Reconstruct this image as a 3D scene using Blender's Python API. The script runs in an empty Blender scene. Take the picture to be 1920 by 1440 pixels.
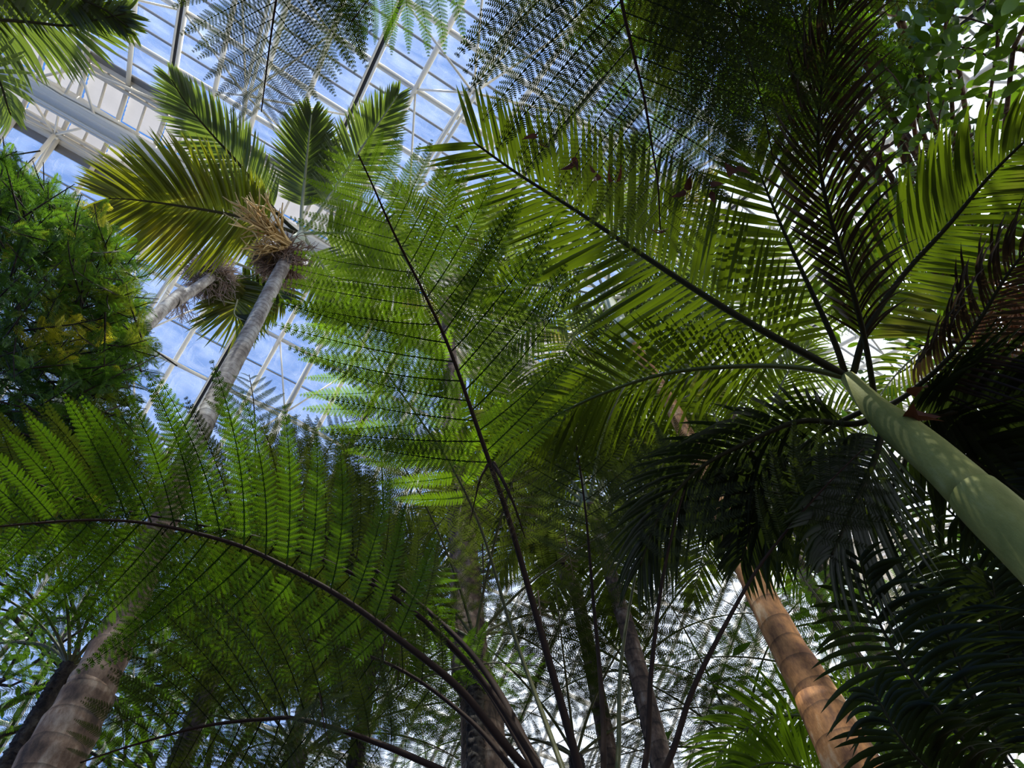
import bpy, math, random
import numpy as np
from mathutils import Vector, Matrix

R = random.Random(7)
NR = np.random.RandomState(7)
SC = bpy.context.scene
COL = SC.collection
UP = np.array([0., 0., 1.])
PI = math.pi

# ------------------------------------------------------------------ camera
F_PX = 1400.0
Q = np.array([[0.84036387, -0.53959988, -0.0511912], [-0.46626773, -0.76783734, 0.43934067], [-0.27637468, -0.34533722, -0.89686077]])
_u, _s, _vt = np.linalg.svd(Q)
B = _u @ _vt                                   # world -> camera axes
CAM = np.array([0., 0., 1.6])
cam_d = bpy.data.cameras.new('camera')
cam = bpy.data.objects.new('camera', cam_d)
COL.objects.link(cam)
M4 = Matrix.Identity(4)
for i in range(3):
    for j in range(3):
        M4[i][j] = float(B.T[i, j])
    M4[i][3] = float(CAM[i])
cam.matrix_world = M4
cam_d.sensor_fit = 'HORIZONTAL'
cam_d.sensor_width = 36.0
cam_d.lens = 36.0 * F_PX / 1920.0
cam_d.clip_start = 0.05
cam_d.clip_end = 500
SC.camera = cam

# ------------------------------------------------------------------ exposure, bounces
SC.view_settings.view_transform = 'Standard'
SC.view_settings.look = 'None'
SC.view_settings.gamma = 1.0
SC.view_settings.exposure = 0.12
SC.view_settings.use_curve_mapping = False
try:
    SC.cycles.use_denoising = True
    SC.cycles.denoising_prefilter = 'NONE'
    SC.cycles.max_bounces = 6
    SC.cycles.diffuse_bounces = 3
    SC.cycles.glossy_bounces = 2
    SC.cycles.transmission_bounces = 4
    SC.cycles.transparent_max_bounces = 8
    SC.cycles.caustics_reflective = False
    SC.cycles.caustics_refractive = False
except Exception:
    pass


def ray(px, py):
    v = np.array([px - 960., 720. - py, -F_PX])
    return B.T @ (v / np.linalg.norm(v))


def P(px, py, d):
    """point seen at that pixel, d metres from the camera"""
    return CAM + ray(px, py) * d


def near_vertical(px, py, ref):
    """point on the pixel's ray nearest the vertical through ref"""
    r = ray(px, py)
    h = r[:2]
    t = float(np.dot(ref[:2] - CAM[:2], h) / np.dot(h, h))
    return CAM + r * t


# ------------------------------------------------------------------ sky
def nt_new(tree, t, **kw):
    n = tree.nodes.new(t)
    for k, v in kw.items():
        setattr(n, k, v)
    return n


def mathn(tree, op, a, b=None, c=None, clamp=False):
    n = tree.nodes.new('ShaderNodeMath')
    n.operation = op
    n.use_clamp = clamp
    for i, x in enumerate((a, b, c)):
        if x is None:
            continue
        if isinstance(x, (int, float)):
            n.inputs[i].default_value = x
        else:
            tree.links.new(x, n.inputs[i])
    return n.outputs[0]


W = bpy.data.worlds.new('sky')
SC.world = W
W.use_nodes = True
t = W.node_tree
t.nodes.clear()
tc = nt_new(t, 'ShaderNodeTexCoord')
sep = nt_new(t, 'ShaderNodeSeparateXYZ')
t.links.new(tc.outputs['Generated'], sep.inputs[0])
zc = mathn(t, 'MAXIMUM', sep.outputs[2], 0.08)
ux = mathn(t, 'DIVIDE', sep.outputs[0], zc)
uy = mathn(t, 'DIVIDE', sep.outputs[1], zc)
cmb = nt_new(t, 'ShaderNodeCombineXYZ')
t.links.new(ux, cmb.inputs[0]); t.links.new(uy, cmb.inputs[1])
nz = nt_new(t, 'ShaderNodeTexNoise')
nz.inputs['Scale'].default_value = 1.9
nz.inputs['Detail'].default_value = 5
nz.inputs['Roughness'].default_value = 0.55
cmb.inputs[2].default_value = 3.4
t.links.new(cmb.outputs[0], nz.inputs['Vector'])
bias = mathn(t, 'MULTIPLY_ADD', ux, 0.55, -0.13, clamp=True)      # a cloud bank fills the +x half of the sky
bias = mathn(t, 'MINIMUM', bias, 0.34)
cl = mathn(t, 'ADD', nz.outputs[0], bias)
mr = nt_new(t, 'ShaderNodeMapRange', interpolation_type='SMOOTHSTEP')
t.links.new(cl, mr.inputs[0])
mr.inputs[1].default_value = 0.55; mr.inputs[2].default_value = 0.74
mix = nt_new(t, 'ShaderNodeMixRGB')
t.links.new(mr.outputs[0], mix.inputs[0])
mix.inputs[1].default_value = (0.105, 0.28, 0.74, 1)
mix.inputs[2].default_value = (1.75, 1.8, 1.95, 1)
bg = nt_new(t, 'ShaderNodeBackground')
bg.inputs[1].default_value = 1.0
t.links.new(mix.outputs[0], bg.inputs[0])
wo = nt_new(t, 'ShaderNodeOutputWorld')
t.links.new(bg.outputs[0], wo.inputs[0])

# ------------------------------------------------------------------ sun
SUN_DIR = ray(700, -620)                         # high, a little behind the camera
sd = bpy.data.lights.new('sun', 'SUN')
sd.energy = 7.5
sd.angle = math.radians(0.6)
sd.color = (1.0, 0.95, 0.86)
sun = bpy.data.objects.new('sun', sd)
COL.objects.link(sun)
sun.rotation_euler = Vector(SUN_DIR).to_track_quat('Z', 'Y').to_euler()
sun.location = (0, 0, 40)


# ------------------------------------------------------------------ materials
def principled(name, col, rough=0.6, spec=0.3):
    m = bpy.data.materials.new(name)
    m.use_nodes = True
    b = m.node_tree.nodes['Principled BSDF']
    b.inputs['Base Color'].default_value = (*col, 1)
    b.inputs['Roughness'].default_value = rough
    b.inputs['Specular IOR Level'].default_value = spec
    return m, m.node_tree, b


def leaf_mat(name, col, trans, fac=0.4, rough=0.45, spec=0.35, var=0.35, yellow=None, yamt=0.25):
    m, t, b = principled(name, col, rough, spec)
    tcn = nt_new(t, 'ShaderNodeTexCoord')
    n = nt_new(t, 'ShaderNodeTexNoise')
    n.inputs['Scale'].default_value = 2.3
    n.inputs['Detail'].default_value = 3
    t.links.new(tcn.outputs['Object'], n.inputs['Vector'])
    oi = nt_new(t, 'ShaderNodeObjectInfo')
    a = mathn(t, 'MULTIPLY_ADD', oi.outputs['Random'], 0.5, n.outputs[0])
    hv = nt_new(t, 'ShaderNodeHueSaturation')
    val = mathn(t, 'MULTIPLY_ADD', a, 2 * var, 1 - 1.5 * var)
    t.links.new(val, hv.inputs['Value'])
    hv.inputs['Color'].default_value = (*col, 1)
    h2 = nt_new(t, 'ShaderNodeHueSaturation')
    t.links.new(val, h2.inputs['Value'])
    h2.inputs['Color'].default_value = (*trans, 1)
    c1, c2 = hv.outputs[0], h2.outputs[0]
    if yellow:
        n2 = nt_new(t, 'ShaderNodeTexNoise')
        n2.inputs['Scale'].default_value = 1.6
        n2.inputs['Detail'].default_value = 4
        t.links.new(tcn.outputs['Object'], n2.inputs['Vector'])
        r = nt_new(t, 'ShaderNodeMapRange')
        r.inputs[1].default_value = 0.62 - yamt * 0.3; r.inputs[2].default_value = 0.75
        t.links.new(n2.outputs[0], r.inputs[0])
        for k in (0, 1):
            mx = nt_new(t, 'ShaderNodeMixRGB')
            t.links.new(r.outputs[0], mx.inputs[0])
            t.links.new((c1, c2)[k], mx.inputs[1])
            mx.inputs[2].default_value = (*[q * (1 if k == 0 else 1.8) for q in yellow], 1)
            if k == 0: c1 = mx.outputs[0]
            else: c2 = mx.outputs[0]
    t.links.new(c1, b.inputs['Base Color'])
    tr = nt_new(t, 'ShaderNodeBsdfTranslucent')
    t.links.new(c2, tr.inputs[0])
    ms = nt_new(t, 'ShaderNodeMixShader')
    ms.inputs[0].default_value = fac
    t.links.new(b.outputs[0], ms.inputs[1]); t.links.new(tr.outputs[0], ms.inputs[2])
    t.links.new(ms.outputs[0], t.nodes['Material Output'].inputs[0])
    return m


def bark_mat(name, c1, c2, c3, scale=7.0, ring=0.0, patch=0.5):
    m, t, b = principled(name, c1, 0.75, 0.25)
    tcn = nt_new(t, 'ShaderNodeTexCoord')
    mp = nt_new(t, 'ShaderNodeMapping')
    mp.inputs['Scale'].default_value = (1.6, 1.6, .7)
    t.links.new(tcn.outputs['Object'], mp.inputs[0])
    n = nt_new(t, 'ShaderNodeTexNoise')
    n.inputs['Scale'].default_value = scale
    n.inputs['Detail'].default_value = 8
    n.inputs['Roughness'].default_value = 0.65
    t.links.new(mp.outputs[0], n.inputs['Vector'])
    cr = nt_new(t, 'ShaderNodeValToRGB')
    cr.color_ramp.elements[0].position = 0.40; cr.color_ramp.elements[0].color = (*c2, 1)
    cr.color_ramp.elements[1].position = 0.54; cr.color_ramp.elements[1].color = (*c1, 1)
    e = cr.color_ramp.elements.new(0.66); e.color = (*c3, 1)
    t.links.new(n.outputs[0], cr.inputs[0])
    out = cr.outputs[0]
    if ring > 0:
        wv = nt_new(t, 'ShaderNodeTexWave', bands_direction='Z', wave_profile='SAW')
        wv.inputs['Scale'].default_value = ring
        wv.inputs['Distortion'].default_value = 2.2
        wv.inputs['Detail'].default_value = 3
        wv.inputs['Detail Scale'].default_value = 1.2
        t.links.new(tcn.outputs['Object'], wv.inputs['Vector'])
        rr = nt_new(t, 'ShaderNodeMapRange')
        rr.inputs[1].default_value = 0.8; rr.inputs[2].default_value = 1.0
        rr.inputs[3].default_value = 1.0; rr.inputs[4].default_value = 0.42
        t.links.new(wv.outputs[1], rr.inputs[0])
        mx = nt_new(t, 'ShaderNodeMixRGB', blend_type='MULTIPLY')
        mx.inputs[0].default_value = 1
        t.links.new(out, mx.inputs[1]); t.links.new(rr.outputs[0], mx.inputs[2])
        out = mx.outputs[0]
    t.links.new(out, b.inputs['Base Color'])
    bp = nt_new(t, 'ShaderNodeBump')
    bp.inputs['Strength'].default_value = 0.5
    bp.inputs['Distance'].default_value = 0.02
    t.links.new(n.outputs[0], bp.inputs['Height'])
    t.links.new(bp.outputs[0], b.inputs['Normal'])
    return m


def glass_mat(name, dirt):
    m = bpy.data.materials.new(name); m.use_nodes = True
    t = m.node_tree; t.nodes.clear()
    tcn = nt_new(t, 'ShaderNodeTexCoord')
    mp = nt_new(t, 'ShaderNodeMapping'); mp.inputs['Scale'].default_value = (1.0, 2.5, 1.0)
    t.links.new(tcn.outputs['Object'], mp.inputs[0])
    n = nt_new(t, 'ShaderNodeTexNoise'); n.inputs['Scale'].default_value = 1.4; n.inputs['Detail'].default_value = 6
    t.links.new(mp.outputs[0], n.inputs['Vector'])
    f = nt_new(t, 'ShaderNodeMapRange')
    f.inputs[1].default_value = 0.35; f.inputs[2].default_value = 0.8
    f.inputs[3].default_value = dirt * 0.3; f.inputs[4].default_value = dirt
    t.links.new(n.outputs[0], f.inputs[0])
    tr = nt_new(t, 'ShaderNodeBsdfTransparent'); tr.inputs[0].default_value = (0.93, 0.97, 1, 1)
    df = nt_new(t, 'ShaderNodeBsdfTranslucent'); df.inputs[0].default_value = (0.9, 0.93, 0.95, 1)
    gl = nt_new(t, 'ShaderNodeBsdfGlossy'); gl.inputs['Roughness'].default_value = 0.03
    m1 = nt_new(t, 'ShaderNodeMixShader'); t.links.new(f.outputs[0], m1.inputs[0])
    t.links.new(tr.outputs[0], m1.inputs[1]); t.links.new(df.outputs[0], m1.inputs[2])
    m2 = nt_new(t, 'ShaderNodeMixShader'); m2.inputs[0].default_value = 0.06
    t.links.new(m1.outputs[0], m2.inputs[1]); t.links.new(gl.outputs[0], m2.inputs[2])
    o = nt_new(t, 'ShaderNodeOutputMaterial'); t.links.new(m2.outputs[0], o.inputs[0])
    return m


MAT = {}
MAT['white'] = principled('white_painted_steel', (0.90, 0.83, 0.68), 0.45)[0]
MAT['alu'] = principled('grey_aluminium', (0.34, 0.34, 0.33), 0.4)[0]
MAT['grey'] = principled('warm_grey_flashing', (0.30, 0.28, 0.25), 0.6)[0]
MAT['black'] = principled('black_gasket', (0.012, 0.012, 0.014), 0.5)[0]
MAT['glass'] = glass_mat('dusty_roof_glass', 0.16)
MAT['corr'] = leaf_mat('translucent_corrugated_sheet', (0.55, 0.53, 0.50), (0.33, 0.33, 0.34), 0.55, 0.3, 0.4, 0.15)
MAT['soil'] = bark_mat('dark_mulch', (0.05, 0.035, 0.022), (0.02, 0.014, 0.01), (0.08, 0.06, 0.04), 9)
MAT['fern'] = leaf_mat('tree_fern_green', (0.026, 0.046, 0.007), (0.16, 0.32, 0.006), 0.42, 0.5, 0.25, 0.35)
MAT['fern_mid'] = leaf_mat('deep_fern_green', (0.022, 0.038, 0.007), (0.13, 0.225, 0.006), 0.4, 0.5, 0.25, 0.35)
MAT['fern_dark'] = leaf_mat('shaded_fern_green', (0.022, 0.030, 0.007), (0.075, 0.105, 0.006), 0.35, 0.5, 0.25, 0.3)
MAT['fern_far'] = leaf_mat('soft_fern_green', (0.04, 0.052, 0.014), (0.12, 0.16, 0.015), 0.45, 0.5, 0.3, 0.3)
MAT['fern_dead'] = leaf_mat('withered_fern', (0.045, 0.035, 0.025), (0.10, 0.07, 0.03), 0.25, 0.7, 0.2, 0.3)
MAT['stipe'] = principled('dark_fern_stipe', (0.045, 0.025, 0.015), 0.75, 0.12)[0]
MAT['stipe_green'] = principled('olive_fern_stipe', (0.13, 0.12, 0.035), 0.5, 0.3)[0]
MAT['palm'] = leaf_mat('palm_leaflet_green', (0.038, 0.048, 0.007), (0.125, 0.18, 0.005), 0.42, 0.35, 0.5, 0.35, (0.16, 0.13, 0.02), 0.1)
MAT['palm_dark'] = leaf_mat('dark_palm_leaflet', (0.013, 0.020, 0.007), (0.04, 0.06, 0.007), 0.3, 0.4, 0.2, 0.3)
MAT['palm_brown'] = leaf_mat('withering_palm_leaflet', (0.030, 0.018, 0.012), (0.06, 0.035, 0.014), 0.3, 0.5, 0.35, 0.4)
MAT['palm_silver'] = leaf_mat('silver_backed_leaflet', (0.14, 0.165, 0.09), (0.22, 0.30, 0.03), 0.45, 0.4, 0.4, 0.25)
MAT['palm_gold'] = leaf_mat('golden_green_leaflet', (0.08, 0.095, 0.014), (0.30, 0.31, 0.010), 0.5, 0.4, 0.4, 0.3, (0.22, 0.19, 0.02), 0.2)
MAT['rachis'] = principled('green_rachis', (0.10, 0.13, 0.03), 0.45, 0.4)[0]
MAT['rachis_pale'] = principled('pale_rachis', (0.45, 0.45, 0.28), 0.45, 0.4)[0]
MAT['rachis_dark'] = principled('dark_rachis', (0.04, 0.036, 0.014), 0.7, 0.15)[0]
MAT['bark_pale'] = bark_mat('pale_ringed_bark', (0.42, 0.36, 0.30), (0.20, 0.16, 0.13), (0.58, 0.54, 0.47), 6, 3.6)
MAT['bark_brown'] = bark_mat('brown_ringed_bark', (0.19, 0.115, 0.07), (0.06, 0.037, 0.024), (0.36, 0.27, 0.19), 7, 2.2)
MAT['bark_orange'] = bark_mat('orange_peeling_bark', (0.56, 0.25, 0.08), (0.20, 0.085, 0.035), (0.80, 0.55, 0.30), 4.0, 1.8)
MAT['bark_dark'] = bark_mat('dark_fibrous_bark', (0.07, 0.05, 0.035), (0.02, 0.015, 0.012), (0.12, 0.1, 0.07), 12)
MAT['crownshaft'] = bark_mat('green_crownshaft', (0.30, 0.29, 0.07), (0.22, 0.22, 0.05), (0.38, 0.36, 0.12), 4)
MAT['shaft_pale'] = bark_mat('pale_crownshaft', (0.62, 0.62, 0.45), (0.5, 0.5, 0.34), (0.7, 0.7, 0.55), 4)
MAT['twig_tan'] = principled('tan_flower_stalk', (0.80, 0.55, 0.24), 0.7)[0]
MAT['twig_brown'] = principled('dry_brown_stalk', (0.42, 0.29, 0.21), 0.8)[0]
MAT['twig_grey'] = principled('dry_grey_stalk', (0.50, 0.38, 0.30), 0.8)[0]
MAT['branch'] = bark_mat('reddish_branch_bark', (0.22, 0.11, 0.06), (0.10, 0.05, 0.03), (0.42, 0.26, 0.14), 9)
MAT['broad'] = leaf_mat('broad_leaf_green', (0.028, 0.048, 0.010), (0.20, 0.36, 0.012), 0.42, 0.35, 0.5, 0.4)
MAT['broad_far'] = leaf_mat('background_leaf_green', (0.035, 0.07, 0.016), (0.13, 0.28, 0.02), 0.42, 0.4, 0.4, 0.35)
MAT['conifer'] = leaf_mat('conifer_spray_green', (0.042, 0.10, 0.018), (0.20, 0.40, 0.02), 0.35, 0.45, 0.35, 0.4, (0.30, 0.32, 0.02), 0.12)
MAT['yellow'] = leaf_mat('new_yellow_growth', (0.60, 0.55, 0.03), (0.9, 0.8, 0.04), 0.4, 0.45, 0.35, 0.2)
MAT['dead_leaf'] = leaf_mat('dead_brown_leaf', (0.10, 0.035, 0.018), (0.12, 0.04, 0.015), 0.3, 0.7, 0.2, 0.3)


# ------------------------------------------------------------------ mesh helpers
class MB:
    def __init__(s):
        s.v = []; s.q = []; s.t = []; s.n = 0

    def add(s, v, quads=None, tris=None):
        v = np.asarray(v, float).reshape(-1, 3)
        if quads is not None and len(quads):
            s.q.append(np.asarray(quads, int) + s.n)
        if tris is not None and len(tris):
            s.t.append(np.asarray(tris, int) + s.n)
        s.v.append(v); s.n += len(v)

    def mesh(s, name, mat, smooth=False, off=None):
        v = np.concatenate(s.v)
        if off is not None:
            v = v - np.asarray(off)
        q = np.concatenate(s.q) if s.q else np.zeros((0, 4), int)
        tr = np.concatenate(s.t) if s.t else np.zeros((0, 3), int)
        me = bpy.data.meshes.new(name)
        me.vertices.add(len(v)); me.vertices.foreach_set('co', v.astype(np.float32).ravel())
        me.loops.add(q.size + tr.size)
        me.loops.foreach_set('vertex_index', np.concatenate([q.ravel(), tr.ravel()]).astype(np.int32))
        me.polygons.add(len(q) + len(tr))
        st = np.concatenate([np.arange(len(q)) * 4, q.size + np.arange(len(tr)) * 3]).astype(np.int32)
        me.polygons.foreach_set('loop_start', st)
        if smooth:
            me.polygons.foreach_set('use_smooth', np.ones(len(q) + len(tr), bool))
        me.update(calc_edges=True)
        me.materials.append(MAT[mat] if isinstance(mat, str) else mat)
        return me


WL = {}


def link(name, me, parent=None, origin=None, **props):
    """link a mesh whose vertices are relative to origin (a world point)"""
    o = bpy.data.objects.new(name, me)
    COL.objects.link(o)
    org = Vector((0, 0, 0)) if origin is None else Vector([float(c) for c in origin])
    o.location = org
    if parent is not None:
        o.parent = parent
        o.matrix_parent_inverse = Matrix.Translation(-WL[parent.name])
    WL[o.name] = org
    for k, v in props.items():
        o[k] = v
    return o


def build(name, mb, mat, parent=None, origin=None, smooth=False, **props):
    off = origin if origin is not None else (0, 0, 0)
    return link(name, mb.mesh(name, mat, smooth, off), parent, off, **props)


def thing(name, loc, label, cat, group=None):
    o = bpy.data.objects.new(name, None)
    COL.objects.link(o)
    o.empty_display_size = 0.2
    o.location = [float(c) for c in loc]
    WL[o.name] = Vector([float(c) for c in loc])
    o['label'] = label; o['category'] = cat; o['kind'] = 'thing'
    if group:
        o['group'] = group
    return o


def norm(v):
    v = np.asarray(v, float)
    return v / (np.linalg.norm(v, axis=-1, keepdims=True) + 1e-12)


def curve(pts, n):
    """Catmull-Rom through pts, n samples evenly spaced by length"""
    p = np.asarray(pts, float)
    if len(p) == 2:
        return p[0] + (p[1] - p[0]) * np.linspace(0, 1, n)[:, None]
    pp = np.vstack([2 * p[0] - p[1], p, 2 * p[-1] - p[-2]])
    out = []
    for i in range(len(p) - 1):
        a, b, c, d = pp[i:i + 4]
        for tt in np.linspace(0, 1, 12, endpoint=False):
            out.append(0.5 * ((2 * b) + (c - a) * tt + (2 * a - 5 * b + 4 * c - d) * tt ** 2 + (3 * b - a - 3 * c + d) * tt ** 3))
    out.append(p[-1])
    out = np.array(out)
    L = np.concatenate([[0], np.cumsum(np.linalg.norm(np.diff(out, axis=0), axis=1))])
    s = np.linspace(0, L[-1], n)
    return np.stack([np.interp(s, L, out[:, k]) for k in range(3)], 1)


def tangents(c):
    return norm(np.gradient(c, axis=0))


def tube(mb, c, r, sides=6, cap=True):
    c = np.asarray(c, float); n = len(c)
    r = np.broadcast_to(np.asarray(r, float), (n,))
    T = tangents(c)
    ref = UP if abs(T[0] @ UP) < 0.9 else np.array([1., 0, 0])
    N = norm(np.cross(T, ref)); Bn = np.cross(T, N)
    a = np.arange(sides) * 2 * PI / sides
    v = c[:, None] + r[:, None, None] * (np.cos(a)[None, :, None] * N[:, None] + np.sin(a)[None, :, None] * Bn[:, None])
    i = np.arange(n - 1)[:, None] * sides; j = np.arange(sides)[None]; k = (j + 1) % sides
    q = np.stack([i + j, i + k, i + sides + k, i + sides + j], -1).reshape(-1, 4)
    tr = []
    if cap:
        v = np.concatenate([v.reshape(-1, 3), c[:1], c[-1:]])
        m = n * sides
        for s in range(sides):
            tr.append((m, (s + 1) % sides, s)); tr.append((m + 1, m - sides + s, m - sides + (s + 1) % sides))
    mb.add(v, q, tr)


def box(mb, a, b, w, h, up=UP):
    """beam of section w x h from a to b"""
    a = np.asarray(a, float); b = np.asarray(b, float)
    T = norm(b - a); S = norm(np.cross(T, up)); U = np.cross(S, T)
    v = [p + S * sx * w / 2 + U * sy * h / 2 for p in (a, b) for sx, sy in ((-1, -1), (1, -1), (1, 1), (-1, 1))]
    mb.add(v, [(0, 1, 2, 3), (7, 6, 5, 4), (0, 4, 5, 1), (1, 5, 6, 2), (2, 6, 7, 3), (3, 7, 4, 0)])


# ------------------------------------------------------------------ ground
g = MB()
g.add([(-14, -18, 0), (34, -18, 0), (34, 32, 0), (-14, 32, 0), (-14, -18, -.2), (34, -18, -.2), (34, 32, -.2), (-14, 32, -.2)],
      [(0, 1, 2, 3), (7, 6, 5, 4), (0, 4, 5, 1), (1, 5, 6, 2), (2, 6, 7, 3), (3, 7, 4, 0)])
build('floor', g, 'soil', kind='structure')

# ------------------------------------------------------------------ roof
H = 18.0                                        # ridge edge above the camera
TS = 0.70                                       # roof slope
YU, YL = 0.283 * H, 0.395 * H                   # the two edges of the ridge band
SP = 0.0497 * H; X0 = -0.013 * H                # rafter spacing, rafter 0
PU, PL = 0.0697 * H, 0.0745 * H                 # purlin spacing (horizontal) on each side
ZR = 1.6 + H


def rp(side, x, q, dz=0.0):
    """point on the roof plane: side -1 before the ridge, +1 beyond; q horizontal distance from the ridge edge"""
    y = YU - q if side < 0 else YL + q
    return np.array([x, y, ZR - TS * q + dz])


NRM = {-1: norm(np.array([0, -TS, 1.])), 1: norm(np.array([0, TS, 1.]))}
roof = bpy.data.objects.new('ceiling', None)
COL.objects.link(roof); roof['kind'] = 'structure'; roof.location = (0, 0, ZR)
WL['ceiling'] = Vector((0, 0, ZR))
roof['label'] = 'white steel and glass pitched greenhouse roof with a wide ridge band'
DARK = {-9, -5, -1, 3, 7, 11, 17, 21}
KA, KB = -12, 33
QU0 = 0.054 * H                                 # first purlin is a little nearer on the camera side
pur = {-1: [0.0] + [QU0 + PU * i for i in range(0, 13)], 1: [0.0] + [PL * (i + 1) for i in range(0, 10)]}
sub = {-1: 3, 1: 2}


def local(mb_fn, name, mat, **props):
    mb = MB(); mb_fn(mb)
    return build(name, mb, mat, roof, **props)


for side in (-1, 1):
    qe = pur[side][-1]
    N = NRM[side]
    cheap = {}
    for k in range(KA, KB):
        x = X0 + k * SP
        a, b = rp(side, x, 0) - N * .06, rp(side, x, qe) - N * .06
        mb = MB()
        if k in DARK:
            box(mb, a + np.array([-.055, 0, 0]), b + np.array([-.055, 0, 0]), .045, .12, N)
            box(mb, a + np.array([.055, 0, 0]), b + np.array([.055, 0, 0]), .045, .12, N)
            r_ = build('rafter', mb, 'white', roof)
            mb2 = MB(); box(mb2, a, b, .062, .10, N)
            build('gasket', mb2, 'black', r_, label='black gasket strip between twin rafters')
        else:
            tube(mb, np.array([a, b]), .055, 8)
            build('rafter', mb, 'white', roof)
    x0, x1 = X0 + KA * SP, X0 + (KB - 1) * SP
    for i, qq in enumerate(pur[side]):
        mb = MB()
        if i == 0:
            for dq, w in ((0.0, .10), (-.13, .08), (-.24, .06)):
                box(mb, rp(side, x0, 0) + np.array([0, -side * dq * -1, .02]), rp(side, x1, 0) + np.array([0, -side * dq * -1, .02]), w, .14)
            build('ridge_edge_beam', mb, 'white', roof)
            mb = MB(); box(mb, rp(side, x0, .13, .02), rp(side, x1, .13, .02), .17, .05, N)
            build('flashing', mb, 'grey', roof)
        else:
            box(mb, rp(side, x0, qq, -.05), rp(side, x1, qq, -.05), .085, .075, N)
            build('purlin', mb, 'white', roof)
    bars = []
    allq = []
    for i in range(len(pur[side]) - 1):
        a, b = pur[side][i], pur[side][i + 1]
        n = sub[side]
        if side < 0 and i == 0: n = 2
        for j in range(n):
            allq.append((a + (b - a) * j / n, a + (b - a) * (j + 1) / n))
            if j:
                mb = MB(); q_ = a + (b - a) * j / n
                box(mb, rp(side, x0, q_, 0), rp(side, x1, q_, 0), .035, .04, N)
                build('glazing_bar', mb, 'alu', roof)
    # panes: those in open view singly, the rest as one part
    rest = MB()
    for k in range(KA, KB - 1):
        xa, xb = X0 + k * SP + .03, X0 + (k + 1) * SP - .03
        for m_, (qa, qb) in enumerate(allq):
            qa2, qb2 = qa + .02, qb - .02
            single = (side < 0 and -8 <= k <= 3 and m_ < 13) or (side > 0 and -5 <= k <= 2 and m_ < 6)
            vs = [rp(side, xa, qa2, .03), rp(side, xb, qa2, .03), rp(side, xb, qb2, .03), rp(side, xa, qb2, .03)]
            vs = vs + [v + N * .01 for v in vs]
            fc = [(0, 1, 2, 3), (7, 6, 5, 4), (0, 4, 5, 1), (1, 5, 6, 2), (2, 6, 7, 3), (3, 7, 4, 0)]
            if single:
                mb = MB(); mb.add(vs, fc); build('glass_pane', mb, 'glass', roof)
            else:
                rest.add(vs, fc)
    build('glass_panes', rest, 'glass', roof, kind='stuff')

# ridge band: corrugated sheets over transverse struts, a box beam hanging below
YM = (YU + YL) / 2
x0, x1 = X0 + KA * SP, X0 + (KB - 1) * SP
for k in range(KA, KB - 1):
    for half in (-1, 1):
        mb = MB()
        nx = 19
        xs = np.linspace(X0 + k * SP + .03, X0 + (k + 1) * SP - .03, 2)
        ys = np.linspace(YU if half < 0 else YM + .02, YM - .02 if half < 0 else YL, nx)
        v = []
        for x in xs:
            for j, y in enumerate(ys):
                rise = .25 * (1 - abs(y - YM) / (YM - YU))
                v.append((x, y, ZR + .16 + rise + (.022 if j % 2 else -.022)))
        f = [(j, j + 1, nx + j + 1, nx + j) for j in range(nx - 1)]
        mb.add(v, f)
        build('corrugated_sheet', mb, 'corr', roof)
for k2 in range(2 * KA, 2 * KB - 2):
    x = X0 + k2 * SP / 2
    big = (k2 % 2 == 0)
    mb = MB()
    box(mb, (x, YU, ZR + .03), (x, YM, ZR + .22), .085 if big else .05, .09 if big else .05)
    box(mb, (x, YM, ZR + .22), (x, YL, ZR + .03), .085 if big else .05, .09 if big else .05)
    build('ridge_strut', mb, 'white', roof)
ZB = ZR - .037 * H
mb = MB()
box(mb, (x0, YM + .02, ZB), (x1, YM + .02, ZB), .34, .05)
box(mb, (x0, YM + .13, ZB - .05), (x1, YM + .13, ZB - .05), .05, .06)
box(mb, (x0, YM - .05, ZB - .04), (x1, YM - .05, ZB - .04), .03, .04)
box(mb, (x0, YM + .20, ZB + .02), (x1, YM + .20, ZB + .02), .05, .16)
box(mb, (x0, YM - .15, ZB + .15), (x1, YM - .15, ZB + .15), .04, .30)
build('ridge_beam', mb, 'white', roof)
for k in range(-11, 31):
    if k % 4 != 1: continue
    x = X0 + k * SP
    # gusset plate on the beam, tapering away along it
    mb = MB()
    for dx in (-1, 1):
        y = YM - .19
        a = [(x, y, ZB + .05), (x + dx * SP * 1.75, y, ZB + .28), (x + dx * SP * 1.75, y, ZB + .32), (x, y, ZB + .52)]
        mb.add(a + [(p[0], y - .02, p[2]) for p in a], [(0, 1, 2, 3), (7, 6, 5, 4), (0, 4, 5, 1), (1, 5, 6, 2), (2, 6, 7, 3), (3, 7, 4, 0)])
    build('gusset_plate', mb, 'white', roof)
ND = .058 * H
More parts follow.
